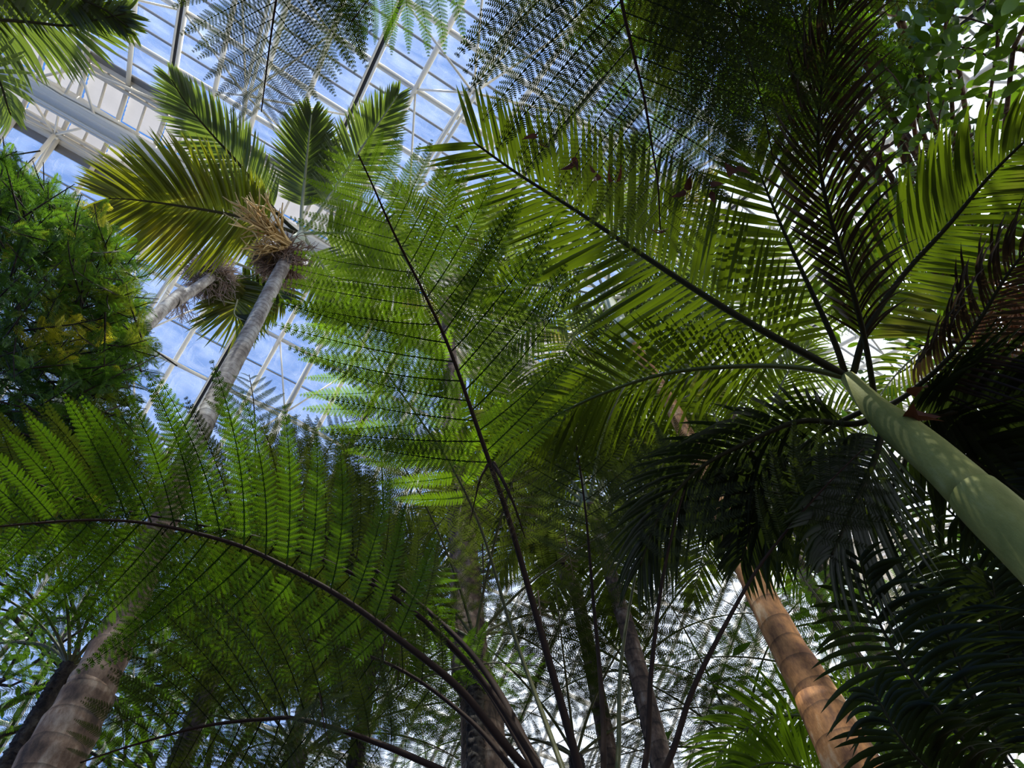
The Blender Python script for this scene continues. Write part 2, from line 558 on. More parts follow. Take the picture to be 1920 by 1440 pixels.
for k in range(-11, 30):
    if k % 4 != 1: continue
    x = X0 + k * SP
    for side in (-1, 1):
        N = NRM[side]
        nodes = []
        # chord nodes lie midway between purlins, below the glass
        qs = [QU0 * .0] + [QU0 + PU * (2 * i + 1) for i in range(0, 6)] if side < 0 else [0.0] + [PL * (2 * i + 2) for i in range(0, 5)]
        for i, q_ in enumerate(qs):
            nodes.append(rp(side, x, q_) - N * (ND if i else .35))
        mb = MB()
        for dx in (-.05, .05):
            tube(mb, np.array([nodes[1] + [dx, 0, 0], nodes[-1] + [dx, 0, 0]]), .035, 8)
        tube(mb, np.array([nodes[0], nodes[1]]), .05, 8)
        build('truss_chord', mb, 'white', roof)
        for i, nd in enumerate(nodes):
            if i == 0:
                ends = [rp(side, x + 2 * s * SP, 0) for s in (-1, 1)] + [np.array([x + s * SP * .9, YM, ZB + .05]) for s in (-1, 1)] + [np.array([x, YM, ZB + .1]), rp(side, x, 0)]
                ends += [rp(side, x, pur[side][1])]
            else:
                q_ = qs[i]
                ends = [rp(side, x + s * SP, q_ + e, -.06) for s in (-1, 1) for e in ((-PU, PU) if side < 0 else (-PL, PL))]
                ends += [rp(side, x + s * 2 * SP, q_, -.06) for s in (-1, 1)]
            for e in ends:
                mb = MB(); tube(mb, np.array([nd, e]), .022 if i else .03, 6); build('truss_web', mb, 'white', roof)

# walls below the eaves
for nm, a, b in (('wall_front', rp(-1, x0, pur[-1][-1]), rp(-1, x1, pur[-1][-1])), ('wall_back', rp(1, x0, pur[1][-1]), rp(1, x1, pur[1][-1]))):
    wl = bpy.data.objects.new(nm, None); COL.objects.link(wl); wl['kind'] = 'structure'; wl.location = (0, float(a[1]), 0)
    WL[nm] = Vector((0, float(a[1]), 0))
    for k in range(KA, KB, 2):
        x = X0 + k * SP
        mb = MB(); box(mb, (x, a[1], 0), (x, a[1], a[2]), .12, .12, (0, 1, 0)); build('post', mb, 'white', wl)
    mb = MB(); box(mb, (x0, a[1], a[2] - .04), (x1, a[1], a[2] - .04), .14, .1); build('rail', mb, 'white', wl)
    mb = MB(); box(mb, (x0, a[1], a[2] / 2), (x1, a[1], a[2] / 2), .012, a[2] - .1); build('glass_wall', mb, 'glass', wl)


# ------------------------------------------------------------------ plants: leaflets
def leaflet_verts(Pb, D, N, L, Wd, droop, K=5, fold=0.4, tipw=0.12, curl=0.0):
    """m leaflets; returns verts (m, K+1, 3, 3) and quad template"""
    m = len(Pb)
    tt = np.linspace(0, 1, K + 1)
    pos = Pb[:, None] + D[:, None] * (L[:, None] * tt)[..., None]
    pos = pos - UP * (droop[:, None] * L[:, None] * tt ** 2)[..., None]
    if np.any(curl):
        pos = pos + N[:, None] * (curl * L[:, None] * tt ** 2)[..., None]
    T = norm(np.gradient(pos, axis=1))
    S = norm(np.cross(T, np.broadcast_to(N[:, None], T.shape)))
    Nn = np.cross(S, T)
    w = np.sin(np.clip(tt * 0.94 + 0.06, 0, 1) * PI) ** 0.6
    w[-1] = tipw * .3
    w = w * (1 - .35 * tt)
    hw = (Wd[:, None] * w * .5)[..., None]
    v = np.stack([pos + S * hw + Nn * hw * fold, pos, pos - S * hw + Nn * hw * fold], 2)
    q = []
    for i in range(K):
        for s in (0, 1):
            q.append((3 * i + s, 3 * i + s + 1, 3 * i + 3 + s + 1, 3 * i + 3 + s))
    return v, np.array(q)


def palm_frond(parent, pts, L, n=45, w=0.035, s0=0.2, droop=0.25, mat='palm', rmat='rachis', rr=0.012, view=0.35,
               ang=(75, 30), single=False, vee=0.15, curl=0.0, jit=0.06, prof=None, label=None, sides=(1, 1), tipL=.35, K=5, baseL=.55):
    pts = [np.asarray(p, float) for p in pts]
    c = curve(pts, 60)
    T = tangents(c)
    mb = MB()
    tube(mb, c, np.linspace(rr, rr * .25, 60), 6)
    org = c[0]
    fr = build('frond', mb, rmat, parent, org, smooth=True, **({'label': label} if label else {}))
    s = np.linspace(s0, 1.0, n)
    Pb, D, NN, LL, WW, DR = [], [], [], [], [], []
    for side in (-1, 1):
        if not sides[(side + 1) // 2]: continue
        for i, si in enumerate(s):
            si = min(1, max(0, si + R.uniform(-.25, .25) / n))
            k = si * 59
            i0 = int(min(58, math.floor(k))); f = k - i0
            p = c[i0] * (1 - f) + c[i0 + 1] * f
            tg = norm(T[i0] * (1 - f) + T[min(59, i0 + 1)] * f)
            vd = norm(p - CAM)
            up = norm(UP * (1 - view) + vd * view)
            S = norm(np.cross(tg, up)) * side
            nn = norm(np.cross(S * side, tg))
            if nn @ up < 0: nn = -nn
            u = (si - s0) / (1 - s0)
            th = math.radians(ang[0] + (ang[1] - ang[0]) * u ** 1.3 + R.uniform(-3, 3))
            d = norm(tg * math.cos(th) + S * math.sin(th) + nn * (vee + R.uniform(-jit, jit)))
            pr = min(1.0, baseL + (1 - baseL) * min(1, u / .3)) * (1 - (1 - tipL) * max(0, (u - .45) / .55) ** 1.5)
            Pb.append(p); D.append(d); NN.append(nn)
            LL.append(L * pr * R.uniform(.92, 1.06)); WW.append(w * (0.6 + .4 * pr) * R.uniform(.85, 1.1)); DR.append(droop * R.uniform(.6, 1.4))
    v, q = leaflet_verts(np.array(Pb), np.array(D), np.array(NN), np.array(LL), np.array(WW), np.array(DR), K=K, curl=curl)
    if single:
        for i in range(len(v)):
            m1 = MB(); m1.add(v[i].reshape(-1, 3), q)
            o = build('leaflet', m1, mat, fr, Pb[i])
    else:
        m1 = MB(); nv = 3 * (K + 1)
        m1.add(v.reshape(-1, 3), (q[None] + (np.arange(len(v)) * nv)[:, None, None]).reshape(-1, 4))
        build('leaflets', m1, mat, fr, org, kind='stuff')
    return fr


# ------------------------------------------------------------------ plants: fern pinnae (shared meshes)
def pinna_mesh(name, mat, rmat, droop, bend, npin=28, nseg=11, gap=.08, pl=.10, crumple=0.0, hw=.0165):
    mb = MB()
    xs = np.linspace(0, 1, 16)
    f = lambda x: np.stack([x, bend * x ** 2, -droop * x ** 2 + .0 * x], -1)
    tube(mb, f(xs), np.linspace(.006, .0015, 16), 3, cap=False)
    vs, qs = [], []
    rr = random.Random(int(droop * 1000 + bend * 100 + npin))
    cnt = 0
    for i in range(npin):
        x = .05 + .95 * (i + .5) / npin
        p = f(np.array(x)); tg = norm(np.array([1, 2 * bend * x, -2 * droop * x]))
        u = x
        ln = pl * (1 - .12 * abs(u - .35) - max(0, u - .5) ** 1.6 * 2.4)
        ln = max(ln, .012)
        for sd in (-1, 1):
            a = math.radians(78 - 28 * u + rr.uniform(-5, 5))
            S = np.array([-tg[1], tg[0], 0]) * sd
            S = norm(S)
            d = norm(tg * math.cos(a) + S * math.sin(a) + np.array([0, 0, rr.uniform(-.10, .06) - crumple * rr.random()]))
            pp = norm(np.cross(np.array([0, 0, 1.]), d))
            ns = max(3, int(nseg * ln / pl))
            hwm = hw if ln > .03 else hw * .65
            # midrib
            b = p + tg * rr.uniform(-.003, .003)
            e = b + d * ln - np.array([0, 0, ln * (.12 + crumple)])
            wv = pp * .0011
            vs += [b - wv, b + wv, e + wv * .3, e - wv * .3]; qs.append((cnt, cnt + 1, cnt + 2, cnt + 3)); cnt += 4
            for j in range(ns):
                v_ = (j + .5) / ns
                c = b + (e - b) * v_
                hl = hwm * (1.05 - .8 * v_ ** 2.2)
                sw = ln / ns * (1 - gap) * .5
                for s2 in (-1, 1):
                    q0 = c - d * sw; q1 = c + d * sw
                    tip = c + pp * s2 * hl + d * hl * .45
                    drop = np.array([0, 0, -hl * (.25 + crumple * rr.random() * 3)])
                    vs += [q0, q1, tip + d * sw * .5 + drop, tip - d * sw * .35 + drop]
                    qs.append((cnt, cnt + 1, cnt + 2, cnt + 3)); cnt += 4
    mb.add(np.array(vs), np.array(qs))
    me = mb.mesh(name, mat)
    return me


PINNA = {}
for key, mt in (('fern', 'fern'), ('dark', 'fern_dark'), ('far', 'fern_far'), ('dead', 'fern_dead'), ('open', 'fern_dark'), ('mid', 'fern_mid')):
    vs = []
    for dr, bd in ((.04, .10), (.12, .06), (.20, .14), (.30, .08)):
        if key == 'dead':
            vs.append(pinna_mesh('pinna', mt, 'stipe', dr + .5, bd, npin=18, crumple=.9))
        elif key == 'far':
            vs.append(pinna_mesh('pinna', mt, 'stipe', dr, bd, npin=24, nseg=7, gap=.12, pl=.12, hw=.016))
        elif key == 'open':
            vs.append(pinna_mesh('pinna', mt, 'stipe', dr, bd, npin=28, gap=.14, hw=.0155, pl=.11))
        else:
            vs.append(pinna_mesh('pinna', mt, 'stipe', dr, bd))
    PINNA[key] = vs


def fern_frond(parent, pts, L, n=20, s0=0.3, key='fern', rmat='stipe', rr=0.013, view=0.45, ang=(82, 40), vee=0.05, sides=(1, 1),
               tipL=.10, peak=.35, baseL=.6, dr=None, jit=4, label=None, skip=0.0, tpow=1.1):
    pts = [np.asarray(p, float) for p in pts]
    c = curve(pts, 60); T = tangents(c)
    mb = MB(); tube(mb, c, np.linspace(rr, rr * .18, 60), 7)
    fr = build('frond', mb, rmat, parent, c[0], smooth=True, **({'label': label} if label else {}))
    for side in (-1, 1):
        if not sides[(side + 1) // 2]: continue
        for i in range(n):
            if R.random() < skip: continue
            u = (i + .5 * (side + 1) * .5) / n
            u = min(1, u)
            si = s0 + (1 - s0) * (1 - (1 - u) ** 1.25)
            k = si * 59; i0 = int(min(58, math.floor(k))); f = k - i0
            p = c[i0] * (1 - f) + c[i0 + 1] * f
            tg = T[i0]
            vd = norm(p - CAM)
            up = norm(UP * (1 - view) + vd * view)
            S = norm(np.cross(tg, up)) * side
            nn = norm(np.cross(S * side, tg))
            if nn @ up < 0: nn = -nn
            th = math.radians(ang[0] + (ang[1] - ang[0]) * u + R.uniform(-jit, jit))
            d = norm(tg * math.cos(th) + S * math.sin(th) + nn * (vee + R.uniform(-.06, .06)))
            pr = baseL + (1 - baseL) * min(1, u / peak) if u < peak else 1 - (1 - tipL) * ((u - peak) / (1 - peak)) ** tpow
            ln = L * pr * R.uniform(.93, 1.05)
            X = d; Z = norm(nn - X * (nn @ X)); Y = np.cross(Z, X)
            if Y @ tg < 0: Y = -Y
            me = PINNA[key][R.randrange(4) if dr is None else dr]
            o = bpy.data.objects.new('pinna', me)
            COL.objects.link(o)
            m = Matrix(((X[0] * ln, Y[0] * ln, Z[0] * ln, p[0]), (X[1] * ln, Y[1] * ln, Z[1] * ln, p[1]), (X[2] * ln, Y[2] * ln, Z[2] * ln, p[2]), (0, 0, 0, 1)))
            o.parent = fr
            o.matrix_parent_inverse = Matrix.Translation(-WL[fr.name])
            o.matrix_basis = m
    return fr


def arch(base, az, L, el0=55, el1=-25, n=7):
    """frond midline: leaves base at elevation el0, bends to el1"""
    p = np.array(base, float); out = [p.copy()]
    for i in range(n):
        e = math.radians(el0 + (el1 - el0) * ((i + .5) / n) ** 1.1)
        p = p + np.array([math.cos(az) * math.cos(e), math.sin(az) * math.cos(e), math.sin(e)]) * L / n
        out.append(p.copy())
    return out


# ------------------------------------------------------------------ trunks
def trunk_on(root, pts, radii, mat, ring=0.0, ring_amp=0.02, sides=18, name='trunk', rough=0.0):
    pts = [np.asarray(p, float) for p in pts]
    n = int(max(16, min(420, sum(np.linalg.norm(pts[i + 1] - pts[i]) for i in range(len(pts) - 1)) / (ring / 5 if ring else .15))))
    c = curve(pts, n)
    cl = np.concatenate([[0], np.cumsum(np.linalg.norm(np.diff(np.array(pts), axis=0), axis=1))])
    s = np.linspace(0, cl[-1], n)
    r = np.interp(s, cl, radii)
    if ring:
        ph = (s / ring + .35 * np.sin(s * 2.1)) % 1
        r = r * (1 + ring_amp * (ph - .5) * 2 * np.where(ph > .9, -.5, 1))
    mb = MB(); tube(mb, c, r, sides)
    if rough:
        v = mb.v[0]; v += NR.normal(0, rough, v.shape)
    return build(name, mb, mat, root, (0, 0, 0) if False else c[0] * 0 + np.array(WL[root.name]), smooth=True)


def palm_trunk(root, pix, ref, mat, ring, amp=.02, top=None, ground=True, **kw):
    """pix: (px, py, radius) from top to bottom; each point near the vertical through ref; carried on to the ground"""
    pts = [near_vertical(a, b, ref) for a, b, _ in pix]
    rad = [r for _, _, r in pix]
    lo = pts[-1].copy(); lo[2] = 0.0
    if top is not None:
        pts.insert(0, top); rad.insert(0, rad[0])
    WLr = pts[::-1]; rr = rad[::-1]
    if not ground:
        return trunk_on(root, WLr, rr, mat, ring, amp, **kw), lo
    return trunk_on(root, [lo] + WLr, [rr[0] * 1.08] + rr, mat, ring, amp, **kw), lo


def twigs(parent, base, dirs, L, r, mat, name, n=60, spread=.5, sub=3, droop=.3, wig=.12, **props):
    """a bunch of thin branching stalks"""
    mb = MB()
    for i in range(n):
        d = norm(dirs + NR.normal(0, spread, 3))
        l = L * R.uniform(.6, 1.1)
        k = 6
        p = [np.asarray(base, float) + NR.normal(0, .02, 3)]
        dd = d.copy()
        for j in range(k):
            dd = norm(dd + NR.normal(0, wig, 3) - UP * droop / k)
            p.append(p[-1] + dd * l / k)
        tube(mb, np.array(p), np.linspace(r, r * .4, k + 1), 4)
        for s_ in range(sub):
            b = p[R.randrange(2, k)]
            d2 = norm(dd + NR.normal(0, .6, 3))
            tube(mb, np.array([b, b + d2 * l * .18 + NR.normal(0, .01, 3), b + d2 * l * .36 - UP * .03]), [r * .6, r * .5, r * .3], 3)
    return build(name, mb, mat, parent, base, **props)

# ================================================================== THE PLANTS
# ---- king palm against the sky, left of the middle
c1 = P(562, 442, 10.2)
k1 = thing('palm_tree', (0, 0, 0), 'x', 'palm tree')


def root_at(name, lo, label, cat, group=None):
    o = thing(name, (lo[0], lo[1], 0), label, cat, group)
    return o


def drop(o):
    bpy.data.objects.remove(o)


drop(k1)
t1 = root_at('palm_tree', near_vertical(90, 1440, c1), 'tall palm with tan flower stalks, its ringed trunk rising from the bottom left corner', 'palm tree')
palm_trunk(t1, [(548, 470, .078), (520, 520, .078), (470, 620, .076), (405, 745, .074), (340, 890, .080)], c1, 'bark_pale', .09, .03, sides=28, ground=False)
palm_trunk(t1, [(340, 890, .080), (280, 1040, .086), (225, 1180, .094), (160, 1310, .112), (90, 1440, .13)], c1, 'bark_brown', .16, .07, sides=28)
a_ = near_vertical(548, 475, c1)
trunk_on(t1, [a_, (a_ + c1) / 2, c1 + UP * .1], [.078, .11, .05], 'shaft_pale', name='crownshaft')


def pf(root, pix, *a, **k):
    return palm_frond(root, [P(*q) for q in pix], *a, **k)


pf(t1, [(562, 440, 10.2), (520, 425, 10.0), (430, 402, 9.7), (330, 385, 9.5), (255, 375, 9.4), (205, 372, 9.3)], .95, 96, .048, .2, .35, 'palm_gold', 'rachis_dark', .028, ang=(80, 25), view=.5)
pf(t1, [(562, 440, 10.3), (520, 400, 10.4), (450, 310, 10.6), (400, 255, 10.7), (350, 195, 10.6), (322, 150, 10.5)], .66, 84, .044, .2, .30, 'palm_silver', 'rachis_dark', .028, ang=(60, 22), view=.1)
pf(t1, [(565, 436, 10.3), (566, 390, 10.5), (572, 330, 10.7), (578, 270, 10.7), (584, 215, 10.6)], .62, 76, .046, .25, .15, 'palm_silver', 'rachis_pale', .03, ang=(62, 22), view=.7)
pf(t1, [(568, 438, 10.3), (600, 395, 10.4), (640, 335, 10.6), (690, 260, 10.7), (745, 180, 10.6)], .62, 76, .044, .22, .30, 'palm_silver', 'rachis_pale', .028, ang=(60, 22), view=.3)
pf(t1, [(568, 438, 10.2), (610, 437, 10.0), (680, 440, 9.8), (760, 470, 9.6)], .6, 44, .045, .25, .3, 'palm_silver', 'rachis_pale', .026)
pf(t1, [(568, 440, 10.2), (600, 490, 9.9), (630, 540, 9.7), (650, 600, 9.5)], .6, 44, .045, .25, .35, 'palm_silver', 'rachis_pale', .026)
fb = P(540, 452, 10.0)
twigs(t1, P(540, 455, 9.2), norm(P(450, 395, 9.0) - P(540, 455, 9.2)), .66, .017, 'twig_tan', 'flower_stalk', n=26, spread=.17, droop=-.15, label='tan branching flower stalk')
twigs(t1, P(530, 462, 9.2), norm(P(465, 462, 9.1) - P(530, 458, 9.2)), .42, .016, 'twig_tan', 'flower_stalk', n=18, spread=.17, droop=-.1, label='tan branching flower stalk')
twigs(t1, P(532, 485, 9.4), norm(P(525, 540, 9.2) - P(535, 468, 9.4)) * .5, .40, .009, 'twig_brown', 'dead_flower_cluster', n=330, spread=.95, droop=.5, wig=.3, label='tangled brown dead flower stalks')
twigs(t1, P(505, 485, 9.4), norm(P(490, 500, 9.3) - P(510, 475, 9.4)) * .5, .26, .008, 'twig_brown', 'dead_flower_cluster', n=150, spread=.7, droop=.5, wig=.3, label='tangled brown dead flower stalks')

# ---- second palm, behind it
c2 = P(430, 490, 13.5)
t2 = root_at('palm_tree', near_vertical(250, 610, c2), 'slim pale-trunked palm carrying a round ball of dry stalks', 'palm tree')
palm_trunk(t2, [(385, 528, .075), (330, 565, .08), (290, 595, .085)], c2, 'bark_pale', .11, .025, top=c2)
twigs(t2, P(398, 515, 13.0), norm(np.array([0, 0, -.3])), .48, .011, 'twig_grey', 'dry_flower_cluster', n=800, spread=1.3, droop=.2, wig=.3, label='round ball of dry grey-brown stalks')
twigs(t2, P(345, 560, 12.8), norm(P(320, 620, 12.6) - P(340, 565, 12.8)), .5, .008, 'twig_grey', 'dry_flower_stalk', n=26, spread=.35, droop=.3, wig=.3)
pf(t2, [(430, 490, 13.4), (440, 530, 13.2), (445, 560, 13.0), (440, 590, 12.8), (470, 605, 12.7)], .75, 30, .07, .2, .35, 'palm', 'rachis_pale', .03)
pf(t2, [(430, 490, 13.4), (460, 500, 13.3), (500, 520, 13.2), (530, 560, 13.0)], .8, 30, .07, .2, .35, 'palm', 'rachis_pale', .03)
pf(t2, [(530, 530, 13.4), (490, 560, 13.2), (450, 570, 13.0), (400, 560, 12.8)], .75, 30, .07, .2, .35, 'palm_gold', 'rachis_pale', .03)

# ---- frond in the top left corner: palm standing beyond the left edge
t3 = root_at('palm_tree', P(-420, 60, 9.0), 'palm whose silver-backed fronds enter at the top left corner', 'palm tree')
cc = P(-420, 60, 9.0)
trunk_on(t3, [(cc[0], cc[1], 0), (cc[0], cc[1], 4), cc], [.16, .15, .12], 'bark_pale', .1)
pf(t3, [(-420, 60, 9.0), (-250, 30, 9.2), (-100, 32, 9.3), (40, 40, 9.3), (130, 48, 9.2), (190, 35, 9.1), (235, 25, 9.0)], .75, 74, .05, .15, .3, 'palm_silver', 'rachis_dark', .03, view=.6, ang=(82, 25))
pf(t3, [(-420, 60, 9.0), (-250, -20, 9.2), (-80, -40, 9.3), (60, -30, 9.3), (180, 10, 9.1), (240, 50, 9.0)], .65, 66, .05, .15, .3, 'palm', 'rachis_dark', .03, view=.6, ang=(75, 20))
pf(t3, [(-420, 60, 9.0), (-300, 90, 9.1), (-150, 110, 9.1), (-20, 130, 9.0), (20, 215, 8.8)], .6, 50, .05, .15, .5, 'palm_silver', 'rachis_dark', .03, view=.5)

# ---- the near palm: green crownshaft from the right edge
cG = P(1585, 705, 4.0)
tG = root_at('palm_tree', near_vertical(1920, 1010, cG), 'near palm with a smooth green crownshaft leaning in from the right edge', 'palm tree')
palm_trunk(tG, [(1590, 708, .035), (1640, 765, .06), (1680, 800, .078), (1760, 865, .082), (1850, 950, .088), (1925, 1020, .098)], cG, 'crownshaft', .34, .012)


def g(pix, *a, **k): return pf(tG, pix, *a, **k)


g([(1600, 715, 4.0), (1540, 680, 3.95), (1430, 620, 3.9), (1330, 560, 3.9), (1200, 475, 3.95), (1080, 395, 4.0), (970, 325, 4.05), (890, 268, 4.1)], .62, 62, .034, .14, .10, 'palm', 'rachis_dark', .022, ang=(70, 38), single=True, view=.75, tipL=.55)
g([(1600, 712, 4.0), (1500, 690, 3.9), (1380, 687, 3.8), (1250, 700, 3.75), (1130, 738, 3.7), (1020, 790, 3.7), (925, 838, 3.7)], .42, 54, .024, .22, .25, 'palm', 'rachis', .017, ang=(62, 25), single=True, view=.6)
g([(1585, 700, 4.0), (1560, 630, 4.0), (1500, 500, 4.05), (1455, 400, 4.1), (1415, 300, 4.1)], .55, 30, .036, .18, .12, 'palm', 'rachis_dark', .017, ang=(75, 35), view=.7)
g([(1640, 745, 4.0), (1622, 640, 3.9), (1592, 520, 3.8), (1555, 400, 3.75), (1535, 290, 3.7), (1540, 170, 3.7), (1560, 60, 3.7), (1590, -60, 3.7)], .46, 54, .017, .15, .6, 'palm_brown', 'rachis_dark', .016, ang=(38, 22), view=.5, jit=.2, label='withering brown frond')
g([(1600, 700, 4.0), (1625, 620, 4.0), (1690, 520, 4.1), (1780, 420, 4.2), (1865, 320, 4.25), (1970, 220, 4.3)], .54, 64, .030, .12, .35, 'palm', 'rachis_dark', .02, ang=(62, 40), view=.7)
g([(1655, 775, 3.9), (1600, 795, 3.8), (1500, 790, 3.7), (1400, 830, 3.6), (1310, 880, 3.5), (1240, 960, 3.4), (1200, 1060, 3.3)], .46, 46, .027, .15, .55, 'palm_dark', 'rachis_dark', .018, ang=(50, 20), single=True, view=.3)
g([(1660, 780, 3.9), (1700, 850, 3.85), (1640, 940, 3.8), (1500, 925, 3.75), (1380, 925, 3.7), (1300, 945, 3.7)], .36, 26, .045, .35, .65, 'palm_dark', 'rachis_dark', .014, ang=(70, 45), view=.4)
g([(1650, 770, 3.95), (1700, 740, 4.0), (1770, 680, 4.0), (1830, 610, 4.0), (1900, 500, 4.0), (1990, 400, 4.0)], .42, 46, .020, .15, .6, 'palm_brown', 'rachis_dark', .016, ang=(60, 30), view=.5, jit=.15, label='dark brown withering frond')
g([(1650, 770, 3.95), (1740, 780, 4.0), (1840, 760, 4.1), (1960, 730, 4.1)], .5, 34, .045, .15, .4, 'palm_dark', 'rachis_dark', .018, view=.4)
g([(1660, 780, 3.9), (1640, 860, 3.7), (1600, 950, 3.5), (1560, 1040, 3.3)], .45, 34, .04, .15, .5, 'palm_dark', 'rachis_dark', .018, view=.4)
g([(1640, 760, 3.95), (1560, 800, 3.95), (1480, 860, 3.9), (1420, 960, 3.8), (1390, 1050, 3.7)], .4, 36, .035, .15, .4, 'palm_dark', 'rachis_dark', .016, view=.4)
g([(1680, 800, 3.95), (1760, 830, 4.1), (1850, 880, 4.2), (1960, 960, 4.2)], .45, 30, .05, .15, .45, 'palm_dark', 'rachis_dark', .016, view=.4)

# ---- dark feathery palm filling the lower right corner
cK = P(2010, 1560, 3.6)
tK = root_at('palm_tree', cK, 'dark arching palm filling the lower right corner', 'palm tree')
trunk_on(tK, [(cK[0], cK[1], 0), (cK[0], cK[1], cK[2] * .6), cK], [.09, .08, .07], 'bark_dark', .1)
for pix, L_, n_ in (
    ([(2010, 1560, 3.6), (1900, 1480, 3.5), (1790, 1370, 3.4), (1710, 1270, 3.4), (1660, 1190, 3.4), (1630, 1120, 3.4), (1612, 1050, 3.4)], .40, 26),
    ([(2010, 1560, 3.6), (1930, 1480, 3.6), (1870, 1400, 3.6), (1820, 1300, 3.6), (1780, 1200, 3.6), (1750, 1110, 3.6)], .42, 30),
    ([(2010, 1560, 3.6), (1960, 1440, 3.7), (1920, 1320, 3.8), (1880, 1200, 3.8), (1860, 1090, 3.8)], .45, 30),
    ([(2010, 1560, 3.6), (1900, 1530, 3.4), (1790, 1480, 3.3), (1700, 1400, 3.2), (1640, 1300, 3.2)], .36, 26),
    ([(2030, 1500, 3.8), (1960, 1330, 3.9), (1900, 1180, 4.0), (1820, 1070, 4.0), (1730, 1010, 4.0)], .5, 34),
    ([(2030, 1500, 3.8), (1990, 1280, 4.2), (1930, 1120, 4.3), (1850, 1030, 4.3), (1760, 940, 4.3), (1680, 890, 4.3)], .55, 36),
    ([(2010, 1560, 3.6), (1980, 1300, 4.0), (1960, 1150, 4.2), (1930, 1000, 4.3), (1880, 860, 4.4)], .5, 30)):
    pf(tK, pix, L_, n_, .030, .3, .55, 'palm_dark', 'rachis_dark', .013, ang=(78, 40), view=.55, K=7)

# ---- orange trunk, lower right
c5 = P(1135, 560, 10.5)
b5 = P(1600, 1440, 4.6)
t5 = root_at('palm_tree', b5, 'palm with sunlit orange peeling trunk rising from the bottom right', 'palm tree')
palm_trunk(t5, [(1190, 650, .06), (1250, 745, .068), (1330, 905, .08), (1400, 1060, .09), (1470, 1200, .105), (1540, 1320, .125), (1600, 1440, .142)], b5, 'bark_orange', .30, .03, sides=24)
ctop = near_vertical(1140, 560, b5)
trunk_on(t5, [near_vertical(1190, 650, b5), ctop], [.085, .07], 'shaft_pale', name='crownshaft')
for i in range(11):
    az = i * 2 * PI / 11 + .3
    palm_frond(t5, arch(ctop, az, 2.3, 50, -40), .6, 44, .045, .18, .35, 'palm_silver' if i % 2 else 'palm', 'rachis_pale', .022, view=.2)

# ---- centre trunk
b4 = P(905, 1430, 5.7)
t7 = root_at('palm_tree', b4, 'grey-brown palm trunk rising straight up the middle behind the ferns', 'palm tree')
palm_trunk(t7, [(834, 560, .10), (845, 700, .11), (852, 850, .125), (870, 1050, .135), (882, 1250, .15), (908, 1430, .16)], b4, 'bark_brown', .13, .03)
ctop = near_vertical(832, 520, b4)
for i in range(12):
    az = i * 2 * PI / 12
    palm_frond(t7, arch(ctop, az, 2.2, 55, -45), .55, 44, .045, .18, .35, 'palm', 'rachis_pale', .022, view=.2)

# ---- palms of the middle distance
def far_palm(px, py, d, trunkpix, label, n=11, L=2.4, ll=.65, mat='palm', tm='bark_brown', r=.06, seed=0):
    ctop = P(px, py, d)
    rt = root_at('palm_tree', near_vertical(*trunkpix[-1], ctop), label, 'palm tree')
    pix = [(a, b, r * (1 + .12 * i)) for i, (a, b) in enumerate(trunkpix)]
    palm_trunk(rt, pix, ctop, tm, .12, .03, top=ctop)
    for i in range(n):
        az = i * 2 * PI / n + seed
        palm_frond(rt, arch(ctop, az, L * R.uniform(.85, 1.1), R.uniform(40, 65), R.uniform(-55, -25)), ll, 38, .05, .18, .35, mat, 'rachis_pale', .025, view=.15)
    return rt


far_palm(1105, 950, 8.0, [(1120, 990), (1160, 1130), (1200, 1270)], 'green palm whose crown opens in the middle behind the fern stalks', 12, 1.9, .55, 'palm', seed=.2)
far_palm(1420, 930, 9.5, [(1470, 1010), (1545, 1140), (1600, 1230)], 'grey-trunked palm behind the orange trunk to its right', 8, 2.2, .6, 'palm', seed=.5)
far_palm(985, 880, 10.5, [(1008, 950), (1060, 1080), (1100, 1200)], 'slim far palm with brown trunk in the middle of the house', 10, 2.0, .5, 'palm', 'bark_brown', .06, seed=.8)
far_palm(1330, 700, 11.0, [(1400, 830), (1500, 1000)], 'silvery far palm showing under the long green frond', 11, 2.4, .7, 'palm_silver', seed=.1)
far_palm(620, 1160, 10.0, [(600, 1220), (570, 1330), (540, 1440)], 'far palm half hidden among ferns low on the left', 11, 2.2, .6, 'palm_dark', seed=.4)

# ---- big tree fern whose stalks fan from the bottom edge
cF = P(1120, 1620, 2.7)
f1 = root_at('tree_fern', cF, 'large near tree fern whose long dark stalks fan up from the bottom edge', 'tree fern')
trunk_on(f1, [(cF[0], cF[1], 0), (cF[0], cF[1], cF[2] * .5), cF], [.14, .12, .11], 'bark_dark', .06, .08, rough=.006)


def ff(root, pix, *a, **k):
    return fern_frond(root, [P(*q) for q in pix], *a, **k)


